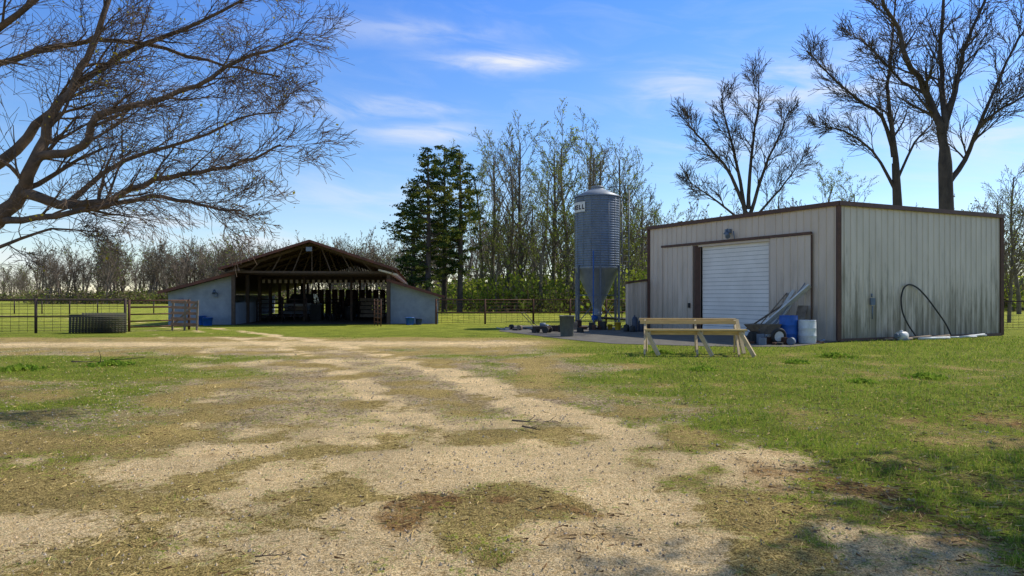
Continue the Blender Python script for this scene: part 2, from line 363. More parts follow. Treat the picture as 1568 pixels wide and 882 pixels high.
tree('bare_hardwood_tree',None,[
 (LP((1372,260,d),(1366,200,d),(1360,130,d),(1365,60,d),(1375,-20,d)),.21,.04,3.4,14,.15),
 (LP((1368,240,d),(1350,180,d),(1310,150,d-1),(1265,110,d-1),(1240,80,d-2)),.16,.03,2.8,14,.2),
 (LP((1370,290,d),(1335,230,d),(1290,200,d),(1260,195,d)),.12,.03,2.6,12,.2),
 (LP((1372,280,d),(1400,220,d),(1425,190,d+1),(1440,150,d+2)),.10,.03,2.6,10,.2)],PR,22,[bark,bud,bud],
 ([Vector((W(1376,455,d).x,d,-.1)),W(1376,380,d),W(1374,310,d),W(1371,250,d)],[.42,.33,.28,.22]))
d=48
tree('bare_hardwood_tree',None,[
 (LP((1142,330,d),(1120,270,d),(1085,225,d),(1062,200,d),(1052,190,d)),.16,.03,2.7,13,.2),
 (LP((1142,330,d),(1128,250,d),(1112,190,d),(1104,150,d)),.16,.03,2.7,12,.25),
 (LP((1146,320,d),(1150,240,d),(1160,170,d),(1162,125,d)),.16,.03,2.7,13,.25),
 (LP((1148,330,d),(1170,260,d),(1192,210,d),(1204,180,d)),.15,.03,2.7,13,.2),
 (LP((1150,340,d),(1185,300,d),(1210,270,d),(1222,250,d)),.11,.03,2.3,11,.2),
 (LP((1138,340,d),(1100,310,d),(1072,290,d),(1058,285,d)),.10,.03,2.2,11,.2)],PR,23,[bark,bud,bud],
 ([Vector((W(1145,455,d).x,d,-.1)),W(1145,400,d),W(1144,325,d)],[.36,.28,.24]))
# slender spring trees (variants)
PM=dict(max=3,seg=[8,5,4,3],wob=.07,up=[.05,.09,.05,.02],nch=[24,8,5],t0=[.18,.2,.2],ang=(25,52),ratio=(.20,.40),rr=.42,tip=.019,leafp=.4,ls=.17,leafn=2)
mids=[]
for i,(lp,mt) in enumerate(((.16,ygreen),(.30,ygreen),(.04,bud),(.5,ygreen))):
    P=dict(PM); P['leafp']=lp; T=MB(); rn=random.Random(40+i)
    grow(T,Vector((0,0,-.1)),Vector((rn.gauss(0,.03),rn.gauss(0,.03),1)),18,.28,0,P,rn)
    mids.append(T.build('spring_tree_mesh',[bark_m,mt,yg2],link=False))
for px,dd,py,k in((752,76,215,0),(775,70,235,2),(800,72,195,0),(828,66,260,3),(845,74,215,0),(868,70,200,1),(890,80,205,1),(905,74,225,0),(930,70,225,2),(945,76,225,0),(968,72,265,1),(985,85,285,2),(735,82,250,3),(815,84,290,1),(1010,88,310,2),(855,88,280,3),(785,82,300,3),(925,84,300,3),(760,66,330,3),(955,66,330,3),(880,66,330,3),(1270,60,268,3),(1200,70,285,2),(1310,66,280,0),(1525,50,290,2),(1545,40,300,0),(1010,66,325,3),(1560,60,250,2)):
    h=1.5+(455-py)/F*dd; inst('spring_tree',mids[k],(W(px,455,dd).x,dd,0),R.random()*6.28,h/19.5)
# pines
def pine(name,X,Y,H,rw,seed,lo=.16):
    T=MB(); rn=random.Random(seed); T.tube([Vector((X,Y,-.1)),Vector((X+.1,Y,H*.5)),Vector((X,Y,H))],[.30,.2,.04],8,0)
    nb=72
    for i in range(nb):
        t=(i+rn.random())/nb; z=H*(lo+(.99-lo)*t); a=rn.random()*6.283
        env=min(1,(t+.3)*1.4)*(1-max(0,t-.35)/.70)**.85*rn.uniform(.4,1.15)
        ln=rw*env+.2
        dv=Vector((math.cos(a),math.sin(a),-.05+.35*t)).normalized(); p0=Vector((X,Y,z)); pts=[p0]; dd=dv
        for k in range(4): dd=(dd+rdir(rn)*.12+Z*.07).normalized(); pts.append(pts[-1]+dd*ln/4)
        T.tube(pts,[.07,.05,.04,.025,.015],4,0)
        for c in range(int(2+ln*2.5)):
            f=rn.uniform(.3,1.05)*4; k=min(3,int(f)); q=pts[k].lerp(pts[k+1],f-k)+rdir(rn)*.15
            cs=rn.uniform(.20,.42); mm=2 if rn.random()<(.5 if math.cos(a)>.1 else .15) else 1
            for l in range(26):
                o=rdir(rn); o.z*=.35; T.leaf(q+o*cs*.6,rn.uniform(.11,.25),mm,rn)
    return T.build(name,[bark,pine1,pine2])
pine('pine_tree',W(655,0,64).x,64,15.4,3.6,5)
pine('pine_tree',W(632,0,68).x,68,12.8,3.2,6)
pine('pine_tree',W(704,0,66).x,66,15.8,3.7,8,.25)
pine('pine_tree',W(680,0,70).x,70,17.0,3.5,9,.2)
# distant tree line
PD=dict(max=3,seg=[5,3,3,2],wob=.09,up=[.04,.08,.05,0],nch=[16,6,3],t0=[.2,.2,.2],ang=(18,42),ratio=(.26,.48),rr=.42,tip=.026,leafp=.10,ls=.35,leafn=1)
dg=leafmat('distant_brush',(.20,.16,.085),(.13,.105,.06),scale=.2,trans=.2); dgr=leafmat('distant_green',(.22,.26,.05),(.13,.16,.035),scale=.15,trans=.3)
dist=[]
for i in range(5):
    P=dict(PD); P['leafp']=[.03,.08,.3,.03,.15][i]; T=MB(); rn=random.Random(80+i)
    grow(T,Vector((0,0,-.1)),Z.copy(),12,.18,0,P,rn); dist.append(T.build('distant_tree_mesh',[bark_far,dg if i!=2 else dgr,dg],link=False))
brush=[]
for i in range(3):
    T=MB(); rn=random.Random(60+i)
    for k in range(9):
        p=Vector((rn.gauss(0,1.6),rn.gauss(0,1.2),-.1)); grow(T,p,(Z+rdir(rn)*.35),rn.uniform(1.5,3.2),.04,2,dict(PD,tip=.02,leafp=.9,leafn=5,ls=.3),rn)
    for k in range(240): T.leaf(Vector((rn.gauss(0,2),rn.gauss(0,1.4),abs(rn.gauss(0,1.2)))),rn.uniform(.2,.45),1 if rn.random()<.6 else 2,rn)
    brush.append(T.build('brush_mesh',[bark_far,[dg,dgr,ygreen][i],[dgr,dg,yg2][i]],link=False))
tl=empty('distant_tree_line')
for i in range(500):
    a=R.uniform(-.95,1.0) if i%3 else R.uniform(-.75,-.1); Y=R.uniform(150,190) if a<-.12 else R.uniform(95,130)
    s=R.uniform(.72,1.12)*(1.0 if a>-.62 else .9)
    if a<-.70: Y+=90
    inst('distant_tree',R.choice(dist),(a*Y,Y,0),R.random()*6.28,(s*1.1,s*1.1,s),tl)
bt=empty('undergrowth')
for i in range(360):
    a=R.uniform(-.95,1.0); Y=R.uniform(145,185) if a<-.14 else R.uniform(76,115)
    if a<-.70: Y+=85
    k=R.choice((0,0,0,1)) if a<-.14 else R.choice((1,1,2,2))
    s=R.uniform(.6,1.2)*(1.2 if a<-.14 else 1.3); inst('brush',brush[k],(a*Y,Y,0),R.random()*6.28,(s*1.4,s*1.4,s),bt)
for i in range(50):
    px=R.uniform(735,1012); Y=R.uniform(63,80); s=R.uniform(.6,1.6); inst('brush',brush[R.choice((1,2,2))],(W(px,0,Y).x,Y,0),R.random()*6.28,(s*.8,s*.8,s),bt)
# ---------------------------------------------------------------- metal shop building
def siding(name,c1,c2,grime):
    m=mat(name,c1,c2,rough=.55,metal=.0,scale=1.6,stretch=(1,1,.25),spec=.3)
    t=m.node_tree; b=t.nodes['Principled BSDF']; src=b.inputs['Base Color'].links[0].from_socket
    tc=t.nodes.new('ShaderNodeTexCoord'); mp=t.nodes.new('ShaderNodeMapping'); mp.inputs['Scale'].default_value=(3,3,.35); t.links.new(tc.outputs['Object'],mp.inputs[0])
    n=t.nodes.new('ShaderNodeTexNoise'); n.inputs['Scale'].default_value=1.6; n.inputs['Detail'].default_value=8; n.inputs['Roughness'].default_value=.7; t.links.new(mp.outputs[0],n.inputs['Vector'])
    sx=t.nodes.new('ShaderNodeSeparateXYZ'); t.links.new(tc.outputs['Object'],sx.inputs[0])
    h=t.nodes.new('ShaderNodeMapRange'); h.inputs[1].default_value=3.4; h.inputs[2].default_value=0; h.inputs[3].default_value=-.20; h.inputs[4].default_value=.18; t.links.new(sx.outputs[2],h.inputs[0])
    a=t.nodes.new('ShaderNodeMath'); t.links.new(n.outputs[0],a.inputs[0]); t.links.new(h.outputs[0],a.inputs[1])
    r=t.nodes.new('ShaderNodeMapRange'); r.inputs[1].default_value=.42; r.inputs[2].default_value=.68; r.inputs[4].default_value=grime; t.links.new(a.outputs[0],r.inputs[0])
    mx=t.nodes.new('ShaderNodeMix'); mx.data_type='RGBA'; mx.inputs[7].default_value=(.16,.14,.09,1); t.links.new(r.outputs[0],mx.inputs[0]); t.links.new(src,mx.inputs[6]); t.links.new(mx.outputs[2],b.inputs['Base Color'])
    return m
sid=siding('cream_siding',(.66,.54,.43),(.58,.47,.37),.35); sid2=siding('mildewed_siding',(.66,.57,.46),(.55,.475,.38),.85)
trim=mat('brown_trim',(.13,.065,.045),(.09,.05,.035),rough=.6)
def ribwall(B,p0,p1,z0,z1,m=0,sp=.3,dep=.03,z1b=None):
    p0=Vector(p0);p1=Vector(p1);u=(p1-p0);Ln=u.length;u.normalize();nrm=Vector((u.y,-u.x,0)); prof=[];x=0
    while x<Ln:
        prof+=[(x,0),(x+sp*.78,0),(x+sp*.85,dep),(x+sp*.94,dep)]; x+=sp
    prof=[q for q in prof if q[0]<Ln]+[(Ln,0)]; b0=len(B.v)
    for x,o in prof:
        q=p0+u*x+nrm*o; zt=z1 if z1b is None else z1+(z1b-z1)*x/Ln
        B.v+=[(q.x,q.y,z0),(q.x,q.y,zt)]
    for i in range(len(prof)-1): a=b0+2*i; B.face((a,a+2,a+3,a+1),m)
shop=empty('metal_shop_building')
A=Vector((11,23,0)); Bq=Vector((6.3,31.3,0)); Cq=Vector((19.1,26.7,0)); Dq=Bq+(Cq-A)
ul=(Bq-A).normalized(); nl_=Vector((-ul.y,ul.x,0))
if nl_.x>0: nl_=-nl_
LL=(Bq-A).length; H=4.6
def on(s,z=0,o=0): q=A+ul*(s*LL)+nl_*o; return Vector((q.x,q.y,z))
w=MB()
ribwall(w,on(1),on(.663),0,H,0); ribwall(w,on(.663),on(.298),3.62,H,0); ribwall(w,on(.298),on(0),0,H,0)
ribwall(w,A,Cq,0,H,1,sp=.31); ribwall(w,Cq,Dq,0,H,1); ribwall(w,Dq,Bq,0,H,1)
w.build('walls',[sid,sid2],shop)
r=MB()
ctr=(A+Dq)/2
def ex(p,k=.12): v=(p-ctr); v.z=0; return p+v.normalized()*k
cs=[ex(A),ex(Cq),ex(Dq),ex(Bq)]
r.poly([(p.x,p.y,H+.13) for p in cs]); r.poly([(p.x,p.y,H-.001) for p in cs][::-1])
for i in range(4):
    p,q=cs[i],cs[(i+1)%4]; r.beam((p.x,p.y,H+.06),(q.x,q.y,H+.06),.06,.15)
r.build('roof',[trim],shop)
c=MB()
for p in(A,Cq,Bq): q=ex(p,.03); c.box((q.x,q.y,H/2),(.13,.13,H-.05),0)
q0,q1=ex(A,.05),ex(Cq,.05); c.beam((q0.x,q0.y,.05),(q1.x,q1.y,.05),.05,.1)
c.build('corner_trim',[trim],shop)
dr=MB(); nrow=22
M3=Matrix((ul,nl_,Z)).transposed()
for i in range(nrow):
    zc=(i+.5)*3.6/nrow; dr.box(on(.4805,zc,-.07+.006*(i%2)),(LL*.355,.03,3.6/nrow-.012),0,M3)
dr.box(on(.4805,1.8,-.10),(LL*.36,.02,3.6),1,M3)
rolld=mat('roll_door_white',(.84,.79,.73),(.74,.69,.63),rough=.5,scale=1)
dr.build('roll_up_door',[rolld,greypl],shop)
sd=MB()
sd.beam(on(.90,3.74,.12),on(.10,3.74,.12),.09,.09,1)
ribwall(sd,on(.89,0,.10),on(.70,0,.10),.05,3.68,0,sp=.3); sd.beam(on(.888,.3,.1),on(.888,3.6,.1),.05,.06,0);
ribwall(sd,on(.285,0,.10),on(.105,0,.10),.05,3.68,0,sp=.3); sd.beam(on(.103,.05,.08),on(.103,3.68,.08),.05,.05,1)
sd.beam(on(.677,0,.06),on(.677,3.65,.06),.22,.16,1); sd.beam(on(.29,0,.05),on(.29,3.64,.05),.06,.10,0); sd.beam(on(.67,3.63,.05),on(.29,3.63,.05),.08,.08,0)
sd.box(on(.72,1.15,.14),(.1,.05,.2),2,M3)
sd.build('sliding_door_panels',[sid,trim,black],shop)
lt=MB(); lt.box(on(.50,4.12,.08),(.24,.12,.16),0,M3); lt.cyl(on(.50,4.05,.16),on(.48,3.88,.3),.07,0,r2=.1); lt.cyl(on(.5,4.2,.1),on(.5,4.0,.3),.03,0); lt.cyl(on(.47,4.1,.1),on(.46,3.75,.12),.02)
lt.build('wall_light',[galv],shop)
ux=(Cq-A).normalized(); nx=Vector((ux.y,-ux.x,0))
eb=MB(); q=A+ux*1.55+nx*.08; eb.box((q.x,q.y,1.35),(.16,.1,.24),0); eb.cyl((q.x,q.y,1.2),(q.x,q.y,.75),.02); eb.cyl((q.x-.05,q.y-.05,1.5),(q.x-.05,q.y-.05,1.62),.03)
eb.build('electrical_box',[galv],shop)
l2=MB()
q0=Bq+ul*.05+nl_*1.2; q1=Bq+ul*.05; bk=Vector((.13,1,0))*2.6; q2=q0+bk
ribwall(l2,q0,q1,0,2.1,0,sp=.25,z1b=2.25); ribwall(l2,q2,q0,0,2.1,0)
l2.beam(q0+Z*2.15+nl_*.1,q1+Z*2.3,.12,.09,1); l2.poly([q0+Z*2.2+nl_*.1,q1+Z*2.35,q1+bk+Z*2.35,q2+Z*2.2+nl_*.1],1)
l2.build('side_lean_to',[sid,trim],shop)
# ---------------------------------------------------------------- feed silo
silo=empty('feed_silo',(4.35,34.8,0))
s=MB(); RR=1.13; prof=[]
z=2.96
while z<6.55: prof.append((RR+.016*math.sin((z-2.96)/.12*2*math.pi),z)); z+=.02
s.lathe((0,0,0),prof,48,0)
s.lathe((0,0,0),[(RR+.05,6.55),(RR+.05,6.6),(RR*.6,6.84),(.32,7.0),(.3,7.06),(.34,7.07),(.3,7.14),(.02,7.18)],48,1)
s.lathe((0,0,0),[(RR+.02,3.02),(RR+.03,2.95),(RR-.03,2.9),(.22,.98),(.2,.75),(.24,.74),(.24,.6)],40,1)
for k in range(16):
    a=k*math.pi/8; s.cyl((math.cos(a)*(RR+.02),math.sin(a)*(RR+.02),3.0),(math.cos(a)*(RR+.02),math.sin(a)*(RR+.02),6.5),.010,1,4)
s.build('bin',[galv,mat('galv_smooth',(.25,.28,.32),(.18,.205,.24),rough=.5,metal=.2,scale=2)],silo)
s=MB()
for k in range(6):
    a=math.radians(30+60*k); x,y=math.cos(a)*(RR+.04),math.sin(a)*(RR+.04); s.box((x,y,1.55),(.09,.09,3.1),0,Matrix.Rotation(a,3,'Z')); s.box((x,y,.03),(.25,.25,.04),0)
    a2=a+math.radians(60); x2,y2=math.cos(a2)*(RR+.04),math.sin(a2)*(RR+.04); s.beam((x,y,1.6),(x2,y2,1.6),.04,.05,0)
    s.beam((x,y,.25),(x2,y2,1.55),.02,.04,0)
for x in(1.2,1.55): s.cyl((x,-.35,.4),(x,-.35,6.9),.025,0,6)
z=.6
while z<6.9: s.cyl((1.2,-.35,z),(1.55,-.35,z),.012,0,5); z+=.3
for z in(3.1,4.4,5.6): s.cyl((1.05,-.35,z),(1.4,-.35,z),.02,0,5)
s.tube([Vector((1.55,-.35,6.9)),Vector((1.5,-.3,7.15)),Vector((1.1,-.2,7.1)),Vector((.5,0,7.1))],[.02]*4,5,0)
s.build('legs_and_ladder',[mat('galv_leg',(.14,.16,.19),(.10,.115,.14),rough=.5,metal=.3)],silo)
s=MB(); s.cyl((0,0,.62),(0,0,.3),.2,0); s.cyl((0,0,.45),(1.6,.9,.35),.07,1); s.cyl((-.3,-.1,.45),(.0,-.1,.45),.13,2)
s.tube([Vector((-.35,-RR-.1,0)),Vector((-.35,-RR-.1,3.8))],[.03,.03],6,2)
s.build('auger_boot',[galv,black,bluepl],silo)
s=MB(); n=14; a0,a1=-178,-128
for i in range(n):
    p=[math.radians(a0+(a1-a0)*k/n) for k in(i,i+1)]; rr=RR+.045
    s.poly([(math.cos(p[0])*rr,math.sin(p[0])*rr,5.76),(math.cos(p[1])*rr,math.sin(p[1])*rr,5.76),(math.cos(p[1])*rr,math.sin(p[1])*rr,6.26),(math.cos(p[0])*rr,math.sin(p[0])*rr,6.26)])
s.build('name_plate',[white],silo)
ink=mat('sign_ink',(.03,.02,.03),(.04,.02,.02))
for i,ch in enumerate("XELL"):
    cu=bpy.data.curves.new('letter','FONT'); cu.body=ch; cu.size=.32; cu.extrude=.004; cu.offset=.008; cu.align_x='CENTER'; cu.materials.append(ink)
    o=bpy.data.objects.new('letter',cu); sc.collection.objects.link(o); o.parent=silo
    a=math.radians(-165+i*10.5); rr=RR+.06; o.location=(math.cos(a)*rr,math.sin(a)*rr,5.89); o.rotation_euler=(math.pi/2,0,a+math.pi/2)
# ---------------------------------------------------------------- barn
barn=empty('open_pole_barn',(-10.95,37.6,0),math.radians(7.5))
blue=mat('pale_blue_block',(.30,.33,.37),(.23,.255,.29),rough=.9,scale=2,bump=.3)
redroof=mat('red_brown_roof',(.17,.065,.045),(.11,.048,.036),rough=.8,scale=2,stretch=(1,.3,1)); under=mat('roof_underside',(.13,.065,.045),(.08,.045,.035),rough=.85,scale=2)
LB=26
b_=MB()
ridge,eave=4.5,2.98
for sgn in(-1,1):
    for off,mi in((.05,0),(0,1)):
        pts=[(0,-1.3,ridge+off),(sgn*4.6,-1.3,eave+off),(sgn*4.6,LB,eave+off),(0,LB,ridge+off)]
        b_.poly(pts if sgn*(.5-mi)<0 else pts[::-1],mi)
    b_.beam((0,-1.3,ridge),(sgn*4.62,-1.3,eave-.005),.06,.13,0)
for (x0,z0,x1,z1) in((-4.0,2.80,-7.9,1.74),(4.0,2.45,7.2,1.5)):
    for off,mi in((.05,0),(0,1)):
        b_.poly([(x0,-.5,z0+off),(x1,-.5,z1+off),(x1,LB,z1+off),(x0,LB,z0+off)],mi)
    b_.beam((x0,-.5,z0),(x1,-.5,z1),.06,.15,0)
b_.build('roof',[redroof,under,trim],barn)
b_=MB()
def wallq(x0,x1,zt0,zt1,y0,th=.2):
    v=[(x0,y0,0),(x1,y0,0),(x1,y0,zt1),(x0,y0,zt0)]; u=[(a,c+th,z) for a,c,z in v]; b_.poly(v,0); b_.poly(u[::-1],0); b_.poly([v[1],u[1],u[2],v[2]],0); b_.poly([u[0],v[0],v[3],u[3]],0); b_.poly([v[3],v[2],u[2],u[3]],0)
wallq(-7.55,-4.15,1.76,2.7,0); wallq(4.2,6.85,2.34,1.55,0)
b_.box((-7.45,LB/2,.85),(.2,LB-.5,1.6),0); b_.box((6.75,LB/2,.75),(.2,LB-.5,1.4),0)
b_.box((-4.25,3.1,.6),(.2,5.6,1.2),0); 
b_.build('block_walls',[blue],barn)
b_=MB()
postw=mat('barn_posts',(.11,.072,.052),(.07,.05,.038),rough=.9); sunlitw=mat('sunlit_rafters',(.66,.56,.45),(.48,.40,.32),rough=.8)  # the second, pale tone puts sunlight into the rafter colour
y=-.4
i=0
while y<LB:
    for x in(-4.1,4.1): b_.box((x,y,1.4),(.18,.18,2.8),0)
    if i in(2,4,6): 
        for x in(-1.4,1.5): b_.box((x,y,1.4),(.14,.14,2.8),0)
    b_.beam((-4.4,y,2.86),(4.4,y,2.86),.05,.12,0)
    for sgn in(-1,1):
        b_.beam((0,y,ridge-.1),(sgn*4.4,y,eave-.08),.05,.14,0)
        for xx in(1.0,2.1,3.2): b_.beam((sgn*xx,y,2.9),(sgn*(xx-.5),y,ridge-.15-(xx-.5)*.33),.04,.06,0)
    b_.beam((0,y,2.9),(0,y,ridge-.1),.05,.08,0)
    y+=3.0;i+=1
for sgn in(-1,1):
    for k in range(7):
        x=sgn*(.3+k*.7); z=ridge-abs(x)*.33-.05; b_.beam((x,-1.25,z),(x,LB,z),.05,.08,3)
    b_.beam((sgn*4.35,-1.2,2.9),(sgn*4.35,LB,2.9),.06,.2,0)
k=-1.1
while k<LB: b_.beam((3.6,k,2.98),(4.62,k,2.72),.05,.09,1); b_.beam((-3.6,k,2.98),(-4.62,k,2.72),.05,.09,0); k+=.6  # right rafter tails painted as sunlit, left ones kept dark
x=-4.0
b_.beam((-4.1,6.3,2.66),(4.1,6.3,2.66),.06,.08,0)
while x<4.1: b_.box((x,6.2,2.50),(.16,.04,.22),1); x+=.34  # pale slats added to paint in a row of sunlit rafters
b_.build('posts_and_trusses',[postw,sunlitw,redroof,under],barn)
b_=MB()
for (x0,y0,x1,y1) in((-3.9,4,-1,4),(-3.9,8,-1,8),(-.6,9.5,4,9.5),(-4,16,4,16),(.3,5,.3,14)):
    for z in(.35,.6,.85,1.1,1.35): b_.cyl((x0,y0,z),(x1,y1,z),.03,0,5)
    n=4
    for k in range(n+1): b_.cyl((x0+(x1-x0)*k/n,y0+(y1-y0)*k/n,0),(x0+(x1-x0)*k/n,y0+(y1-y0)*k/n,1.5),.05,0,6)
for k in range(5): b_.box((2.7+.06*(k%2),6.5,.3+k*.26),(1.5,.06,.2),1)
for k in range(6): b_.box((-.2+k*.55,12.5,.6),(.4,.5,1.1+.2*(k%2)),2)
b_.box((-.9,7.2,.5),(.7,.7,1.0),2); b_.cyl((1.2,7,0),(1.2,7,.9),.28,2)
for k in range(14): b_.box((-3.9+k*.62,LB-.1,1.1),(.5,.05,2.2),3)
b_.build('stalls_and_gates',[darkpipe,wood_g,black,under],barn)
b_=MB(); b_.poly([(-7.3,-.3,.012),(6.6,-.3,.012),(6.6,LB,.012),(-7.3,LB,.012)]); b_.build('dirt_floor',[mat('barn_dirt',(.10,.075,.05),(.065,.05,.033),rough=1)],barn)
b_=MB(); b_.box((-5.1,-.1,1.62),(.18,.12,.22),0); b_.tube([Vector((-5.1,-.1,1.7)),Vector((-5.1,-.3,1.85)),Vector((-5.1,-.45,1.7))],[.05,.07,.09],8,0); b_.box((-6.9,-.06,1.3),(.2,.08,.3),0)
b_.box((0,-1.40,4.05),(.3,.08,.22),0); b_.build('barn_lamp',[galv],barn)
# pickup in the barn
tk=MB(); TL=(-14.3,46.5)
tk.box((0,1.2,.78),(1.85,4.9,.55),0); tk.box((0,-1.1,.98),(1.75,.9,.25),0)
vb=[(-.88,-.5,1.05),(.88,-.5,1.05),(.88,1.9,1.05),(-.88,1.9,1.05),(-.72,.15,1.72),(.72,.15,1.72),(.72,1.6,1.72),(-.72,1.6,1.72)]
i0=len(tk.v); tk.v+=vb
for f,mm in(((4,5,6,7),0),((0,1,5,4),1),((1,2,6,5),1),((2,3,7,6),1),((3,0,4,7),1)): tk.face(tuple(i0+k for k in f),mm)
tk.box((0,-1.58,.8),(1.2,.06,.28),1); tk.box((0,-1.62,.5),(1.8,.12,.18),2)
for x in(-.75,.75): tk.box((x,-1.58,.86),(.26,.06,.2),2)
for x in(-.85,.85):
    for y in(-.6,2.9): tk.cyl((x-.12,y,.38),(x+.12,y,.38),.38,3,16)
tk.build('pickup_truck',[silverp,mat('car_glass',(.03,.035,.04),(.04,.045,.05),rough=.1,spec=.6),galv,black],None,(TL[0],TL[1],0),(0,0,.12))
# ---------------------------------------------------------------- fences
def fence(name,p0,p1,npost,h=1.4,mesh=True,matx=darkpipe,rails=(.0,),pr=.055):
    B=MB(); p0=Vector((*p0,0));p1=Vector((*p1,0)); Ln=(p1-p0).length
    for k in range(npost+1):
        q=p0.lerp(p1,k/npost); B.cyl(q-Z*.1,q+Z*(h+.05),pr,0,8)
    for z in rails: B.cyl(p0+Z*(h-z),p1+Z*(h-z),.03,0,6)
    if mesh:
        for z in(.1,.22,.34,.48,.64,.82,1.0,1.2): B.cyl(p0+Z*z,p1+Z*z,.010,0,3)
        n=int(Ln/.3)
        for k in range(n): q=p0.lerp(p1,k/n); B.cyl(q+Z*.05,q+Z*1.3,.007,0,3)
    return B.build(name,[matx])
fence('pipe_fence',(-29.5,25.8),(-16.6,29.3),4,1.4,True,rails=(0,.7))
fence('pipe_fence',(-16.6,29.6),(-14.9,31.5),1,1.35,False,rust,rails=(0,.3,.6,.9,1.15))
fence('wire_fence',(-4.2,37.8),(1.2,38.4),2,1.35,True,rust,rails=(0,.7))
fence('wire_fence',(1.2,38.4),(7.5,39.5),3,1.35,True,rust,rails=(0,.7))
fence('pasture_fence',(-60,62),(-24,60),14,1.2,False,darkpipe,rails=(0,.5),pr=.05)
fence('pasture_fence',(-20,76),(24,72),22,1.3,False,wood_g,rails=(0,.5),pr=.07)
fence('pasture_fence',(19.5,31),(42,34),8,1.3,True,darkpipe,rails=(0,),pr=.07)
B=MB()
for k in range(6):
    y0=28.3+k*.13; x0=-16.2-.1*k
    for z in [.08+.085*j for j in range(9)]: B.cyl((x0-1.9,y0-.3,z),(x0+.2,y0+.1,z),.014,0,4)
    for j in range(18): B.cyl((x0-1.9+j*.12,y0-.3+j*.02,.0),(x0-1.9+j*.12+.03,y0-.3+j*.02,.85-.1*(j<4)),.011,0,4)
B.build('livestock_panel_stack',[mat('dark_green_steel',(.05,.06,.04),(.08,.065,.045),rough=.7)])
B=MB(); 
for k in range(5): B.beam((-15.3,30.6,.3+.25*k),(-14.2,30.9,.25+.25*k),.04,.12,0)
for x in(-15.3,-14.75,-14.2): B.beam((x,30.75,0),(x+.05,30.75,1.35),.08,.05,1)
B.beam((-15.3,30.7,.2),(-14.2,30.85,1.3),.04,.08,1); B.build('wooden_gate',[mat('reddish_wood',(.30,.17,.11),(.19,.11,.07),scale=4),wood_g])
B=MB()
for z in(.2,.42,.64,.86,1.08,1.3): B.cyl((-7.3,36.2,z),(-6.7,34.9,z),.025,0,6)
for t_ in(0,.5,1): B.cyl((-7.3+.6*t_,36.2-1.3*t_,.0),(-7.3+.6*t_,36.2-1.3*t_,1.4),.03,0,6)
B.build('pipe_gate',[rust])
# ---------------------------------------------------------------- props
def bucket(name,x,y,r,h,m,rim=None,handle=True):
    B=MB(); B.lathe((0,0,0),[(0.001,.005),(r*.82,.005),(r*.84,.02),(r,h),(r*1.06,h),(r*1.06,h-.03),(r*.98,h-.03),(r*.95,h),(r*.8,.05),(.001,.05)],24,0)
    if handle: B.tube([Vector((math.cos(a)*r,.0,h-.03+math.sin(a)*r*.35)) for a in [k*math.pi/8 for k in range(9)]],[.006]*9,5,1)
    return B.build(name,[m,galv],None,(x,y,0))
bucket('blue_feed_bucket',W(318,0,36).x,36,.26,.42,bluepl); bucket('blue_feed_bucket',W(310,0,36.6).x,36.6,.2,.5,bluepl)
bucket('blue_feed_bucket',W(628,0,37).x,36.9,.24,.4,bluepl); bucket('navy_feed_bucket',W(641,0,37).x,37.1,.18,.35,mat('navy_plastic',(.03,.05,.12),(.02,.04,.1)))
bucket('yellow_bucket',W(946,0,31).x,31,.15,.36,yellow); bucket('yellow_bucket',W(934,0,31.4).x,31.4,.12,.25,yellow)
bucket('trash_can',W(868,0,26).x,26,.29,.80,greypl,handle=False)
B=MB()
for k,(x,y,h,mm) in enumerate(((0,0,.72,0),(.28,.1,.55,0),(-.35,.1,.35,1),(-.15,-.2,.3,1))):
    B.lathe((x,y,0),[(.001,0),(.12,0),(.125,.05),(.125,h*.75),(.09,h*.88),(.03,h*.92),(.03,h),(.001,h)],16,mm)
B.build('gas_cylinders',[mat('dark_blue_tank',(.05,.06,.09),(.03,.04,.06),rough=.4),black],None,(W(972,0,29.5).x,29.5,0))
def clutter(name,cx,cy,wd,n,seed,mats,hm=.35):
    B=MB(); rn=random.Random(seed)
    for k in range(n):
        x=rn.uniform(-wd,wd); y=rn.uniform(-.5,.5); M=Matrix.Rotation(rn.random()*3,3,'Z'); h=rn.uniform(.06,hm)
        t_=rn.random()
        if t_<.35: B.box((x,y,h/2),(rn.uniform(.1,.35),rn.uniform(.08,.25),h),rn.randrange(len(mats)),M)
        elif t_<.65: B.tube([Vector((x,y,.12)),Vector((x+.1,y+.09,.12))],[.12,.12],14,rn.randrange(len(mats)),True)
        else: B.beam((x,y,.03),(x+rn.uniform(-.6,.6),y+.3,h),.05,.04,rn.randrange(len(mats)))
    return B.build(name,mats,None,(cx,cy,.0))
clutter('machine_parts_pile',.75,31,1.1,16,4,[black,darkpipe,wood_g,galv],.22)
clutter('machine_parts_pile',3.2,31.5,1.0,16,5,[black,rust,wood_g,darkpipe],.45)
clutter('tool_pile',2.2,29.3,.9,9,9,[black,darkpipe,greypl])
B=MB()
for x in(-.25,.25): B.cyl((x-.04,0,.14),(x+.04,0,.14),.14,0,14); B.cyl((x-.03,.5,.1),(x+.03,.5,.1),.1,0,14)
B.box((0,.25,.22),(.5,.65,.12),1); B.cyl((0,.2,.28),(0,.2,.42),.13,2); B.tube([Vector((-.2,.5,.25)),Vector((-.2,1.1,.85)),Vector((.2,1.1,.85)),Vector((.2,.5,.25))],[.014]*4,6,0)
B.build('push_mower',[black,darkpipe,galv],None,(W(838,0,28.5).x,28.5,0),(0,0,1.2))
B=MB(); bx=empty('wooden_trestle_bench',(4.75,17.9,0),math.radians(-5))
B.beam((-1.35,.45,.90),(1.2,.45,.90),.14,.06,0); B.beam((-1.35,.25,.83),(1.15,.25,.83),.04,.09,0)
